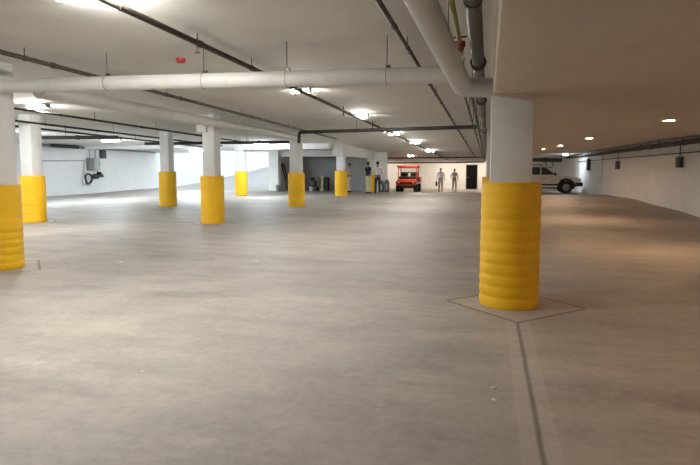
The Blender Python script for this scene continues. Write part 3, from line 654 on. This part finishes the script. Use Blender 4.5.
for s in (-1,1):
    bm = B(); tube(bm, bend([(s*.66,-.72,.9),(s*.66,-.62,1.82),(s*.66,.5,1.82),(s*.66,.5,1.0)], .1), .035, 10); obj('cage_post', bm, 'orange', utv)
    bm = B(); lathe(bm, [(0,0),(.05,0),(.06,.05),(0,.06)], 16, (s*.54,-1.40,.76), 'Y'); obj('headlamp', bm, 'clear', utv)
    for wy in (-.92, .95):
        bm = B(); lathe(bm, [(.15,-.12),(.27,-.125),(.315,-.08),(.315,.08),(.27,.125),(.15,.12)], 26, (s*.64, wy, .315), 'X')
        for k in range(14):
            a = 2*PI*k/14; box(bm, (s*.64, wy+.315*math.cos(a), .315+.315*math.sin(a)), (.2,.03,.02), Matrix.Rotation(a-PI/2, 3, 'X'))
        tw = obj('tyre', bm, 'rubber', utv); bm = B(); lathe(bm, [(0,-.09),(.155,-.1),(.155,.1),(0,.09)], 20, (s*.64, wy, .315), 'X'); obj('rim', bm, 'dgrey', tw)
    bm = B(); box2(bm, (s*.36-.27,-.10,.72), (s*.36+.27,.35,.86), .04); obj('seat', bm, 'plastic', utv)
    bm = B(); box2(bm, (s*.36-.26,.28,.84), (s*.36+.26,.40,1.42), .04); obj('backrest', bm, 'plastic', utv)
bm = B(); tube(bm, [(-.66,-.69,1.15),(.66,-.69,1.15)], .025, 8); tube(bm, [(-.66,-.62,1.80),(.66,-.62,1.80)], .03, 8); tube(bm, [(-.66,.5,1.45),(.66,.5,1.45)], .03, 8); tube(bm, [(-.66,.5,1.1),(.66,.5,1.1)], .03, 8); obj('cage_bar', bm, 'dgrey', utv)
bm = B(); box2(bm, (-.62,-.68,.92), (.62,-.52,1.18), .03); obj('dashboard', bm, 'plastic', utv)
bm = B(); pts = [(.36+.17*math.cos(a), -.36-.06*math.sin(a), 1.22+.16*math.sin(a)) for a in [2*PI*i/20 for i in range(21)]]; tube(bm, pts, .016, 8, False); tube(bm, [(.36,-.55,1.1),(.36,-.36,1.22)], .02, 8); tube(bm, [(.2,-.36,1.22),(.52,-.36,1.22)], .012, 6); obj('steering_wheel', bm, 'plastic', utv)
# ------------------------------------------------------------------ cylinders by the recess end wall
for xx, lab, hh in ((381.8, 'black upright gas cylinder, left of the pair by the far men', .66), (387.0, 'dark upright gas cylinder, right of the pair beside the warm wall', .72)):
    x, y = ps(xx, 16.6); t = thing('gas_cylinder', lab, 'gas cylinder', (x, y, fz(x, y)), 0, 'cylinders by the recess end wall')
    bm = B(); lathe(bm, [(0,0),(.13,0),(.15,.03),(.15,hh-.14),(.125,hh-.06),(.07,hh-.01),(0,hh)], 22); obj('tank', bm, 'dgrey', t)
    bm = B(); lathe(bm, [(.085,hh-.04),(.095,hh-.04),(.095,hh+.05),(.085,hh+.05),(.085,hh-.04)], 18); obj('collar', bm, 'grey', t)
    bm = B(); tube(bm, [(0,0,hh-.01),(0,0,hh+.04)], .02, 8); tube(bm, [(-.03,0,hh+.03),(.03,0,hh+.03)], .012, 8); obj('valve', bm, 'steel', t)
    bm = B(); box2(bm, (-.04,-.156,.12), (.04,-.142,hh-.2), .004); obj('highlight_stripe', bm, 'lgrey', t)  # highlight down the tank imitated by a light grey strip
# ------------------------------------------------------------------ store recess contents
def at(xx, Y): p = py_(xx, HZ, Y); return p.x, p.y, fz(p.x, p.y)
x, y, z = at(288.6, 32.3); lad = thing('ladder', 'dark step ladder leaning in the store recess', 'ladder', (x, y, z), 0)
for q in (-.2,.2):
    bm = B(); tube(bm, [(0,q,0), (-.42,q,1.72)], .04, 8); obj('rail', bm, 'plastic', lad)
for k in range(6):
    f = (k+.7)/6.3; bm = B(); box(bm, (-.42*f, 0, 1.72*f), (.06,.40,.035), None, .005); obj('rung', bm, 'dgrey', lad)
def bucket(nm, lab, xx, Y, r, h_, m, lid=None):
    x, y, z = at(xx, Y); t = thing(nm, lab, 'bucket', (x, y, z))
    bm = B(); lathe(bm, [(0,0),(r*.85,0),(r,h_),(r*1.06,h_),(r*1.06,h_-.02),(r*.97,h_-.03),(r*.9,.02),(0,.02)], 20); obj('pail', bm, m, t)
    bm = B(); tube(bm, [(r*math.cos(a), -.02, h_-.03+r*.5*math.sin(a)) for a in [PI*i/10 for i in range(11)]], .006, 6); obj('handle', bm, 'steel', t); return t
bucket('bucket', 'grey bucket on the floor left of the ladder', 277.6, 30.3, .12, .36, 'grey')
bucket('bucket', 'white bucket on the floor before the dark trolley', 310.8, 32.5, .11, .26, 'whitec')
x, y, z = at(305.5, 33.3); t = thing('post', 'tall timber post on a foot, right of the column', 'post', (x, y, z))
bm = B(); box2(bm, (-.07,-.07,.05), (.07,.07,1.35), .01); obj('upright', bm, 'wood', t); bm = B(); box2(bm, (-.16,-.16,0), (.16,.16,.06), .01); obj('foot', bm, 'wood', t)
x, y, z = at(313.6, 33.0); t = thing('trolley', 'dark loaded hand trolley in the middle of the recess', 'trolley', (x, y, z))
bm = B(); box2(bm, (-.36,-.25,.22), (.34,.25,.30), .01); obj('deck', bm, 'dgrey', t)
bm = B(); tube(bm, bend([(.30,-.2,.28),(.34,-.2,.86),(.34,.2,.86),(.30,.2,.28)], .06), .02, 8); obj('push_handle', bm, 'steel', t)
for a in (-.26,.24):
    for b in (-.2,.2):
        bm = B(); lathe(bm, [(0,-.03),(.1,-.03),(.11,0),(.1,.03),(0,.03)], 16, (a, b, .11), 'Y'); obj('wheel', bm, 'rubber', t)
bx_, by_, bz_ = x, y, z
bm = B(); box2(bm, (-.3,-.2,.0), (.12,.2,.34), .02); o = tag(obj('tool_case', bm, 'plastic'), 'black tool case lying on the trolley', 'case'); o.location = (bx_, by_, bz_+.3)
bm = B(); tube(bm, [(0,-.15,0),(0,.15,0)], .11, 16); o = tag(obj('cable_drum', bm, 'darkc'), 'dark cable drum lying on top of the tool case', 'drum'); o.location = (bx_-.08, by_, bz_+.75)
for xx, hh, r, m, lab in ((319.9, .72, .07, 'wood', 'brown rolled sheet standing right of the trolley'), (322.3, .98, .075, 'cream', 'cream rolled sheet, tallest roll in the recess')):
    x, y, z = at(xx, 33.0); t = thing('sheet_roll', lab, 'roll', (x, y, z)); bm = B(); lathe(bm, [(0,0),(r,0),(r,hh),(r*.7,hh),(r*.7,hh-.02),(0,hh-.02)], 16); obj('roll', bm, m, t)
    for zz in (hh*.3, hh*.75):
        bm = B(); lathe(bm, [(r,zz-.015),(r+.006,zz-.015),(r+.006,zz+.015),(r,zz+.015)], 16); obj('tie', bm, 'steel', t)
x, y, z = at(326.9, 33.2); t = thing('waste_bin', 'black waste bin at the right end of the clutter', 'bin', (x, y, z))
bm = B(); lathe(bm, [(0,0),(.15,0),(.19,.78),(.17,.78),(.16,.03),(0,.03)], 22); obj('bin_body', bm, 'plastic', t)
bm = B(); lathe(bm, [(.225,.76),(.225,.80),(.15,.87),(0,.89)], 22); obj('lid', bm, 'plastic', t)
# ------------------------------------------------------------------ paper scraps on the floor
for xx, yy, s, lab in ((142, 373, .03, 'tiny white scrap on the open floor, lower left'), (120.5, 261, .05, 'small white scrap on the floor beyond the left edge column'), (257, 261.5, .05, 'small white scrap on the floor below the tall centre column'),
                       (493.5, 390, .022, 'tiny pale scrap left of the floor joint, upper'), (493.5, 402, .022, 'tiny pale scrap left of the floor joint, lower')):
    p = pz(xx, yy, 0); z = fz(p.x, p.y); bm = B(); vs = []
    for k in range(6):
        a = 2*PI*k/6; r = s*random.uniform(.6, 1.1); vs.append((r*math.cos(a), r*math.sin(a)*.8))
    lo = [bm.verts.new((a, b, .0)) for a, b in vs]; hi = [bm.verts.new((a*.9, b*.9, .004+.004*random.random())) for a, b in vs]
    for i in range(6): bm.faces.new((lo[i], lo[(i+1)%6], hi[(i+1)%6], hi[i]))
    bm.faces.new(lo[::-1]); c = bm.verts.new((0,0,.008))
    for i in range(6): bm.faces.new((hi[i], hi[(i+1)%6], c))
    o = tag(obj('paper_scrap', bm, 'paper'), lab, 'litter'); o.location = (p.x, p.y, z+.001)
# ------------------------------------------------------------------ daylight over the ramp
w = bpy.data.worlds.new('sky'); bpy.context.scene.world = w; w.use_nodes = True
bg = w.node_tree.nodes['Background']; bg.inputs[0].default_value = (.80,.90,1,1); bg.inputs[1].default_value = 1.6
sc = bpy.context.scene; sc.view_settings.view_transform = 'Standard'; sc.view_settings.look = 'None'; sc.view_settings.exposure = .86; sc.view_settings.gamma = 1
sc.view_settings.use_curve_mapping = False
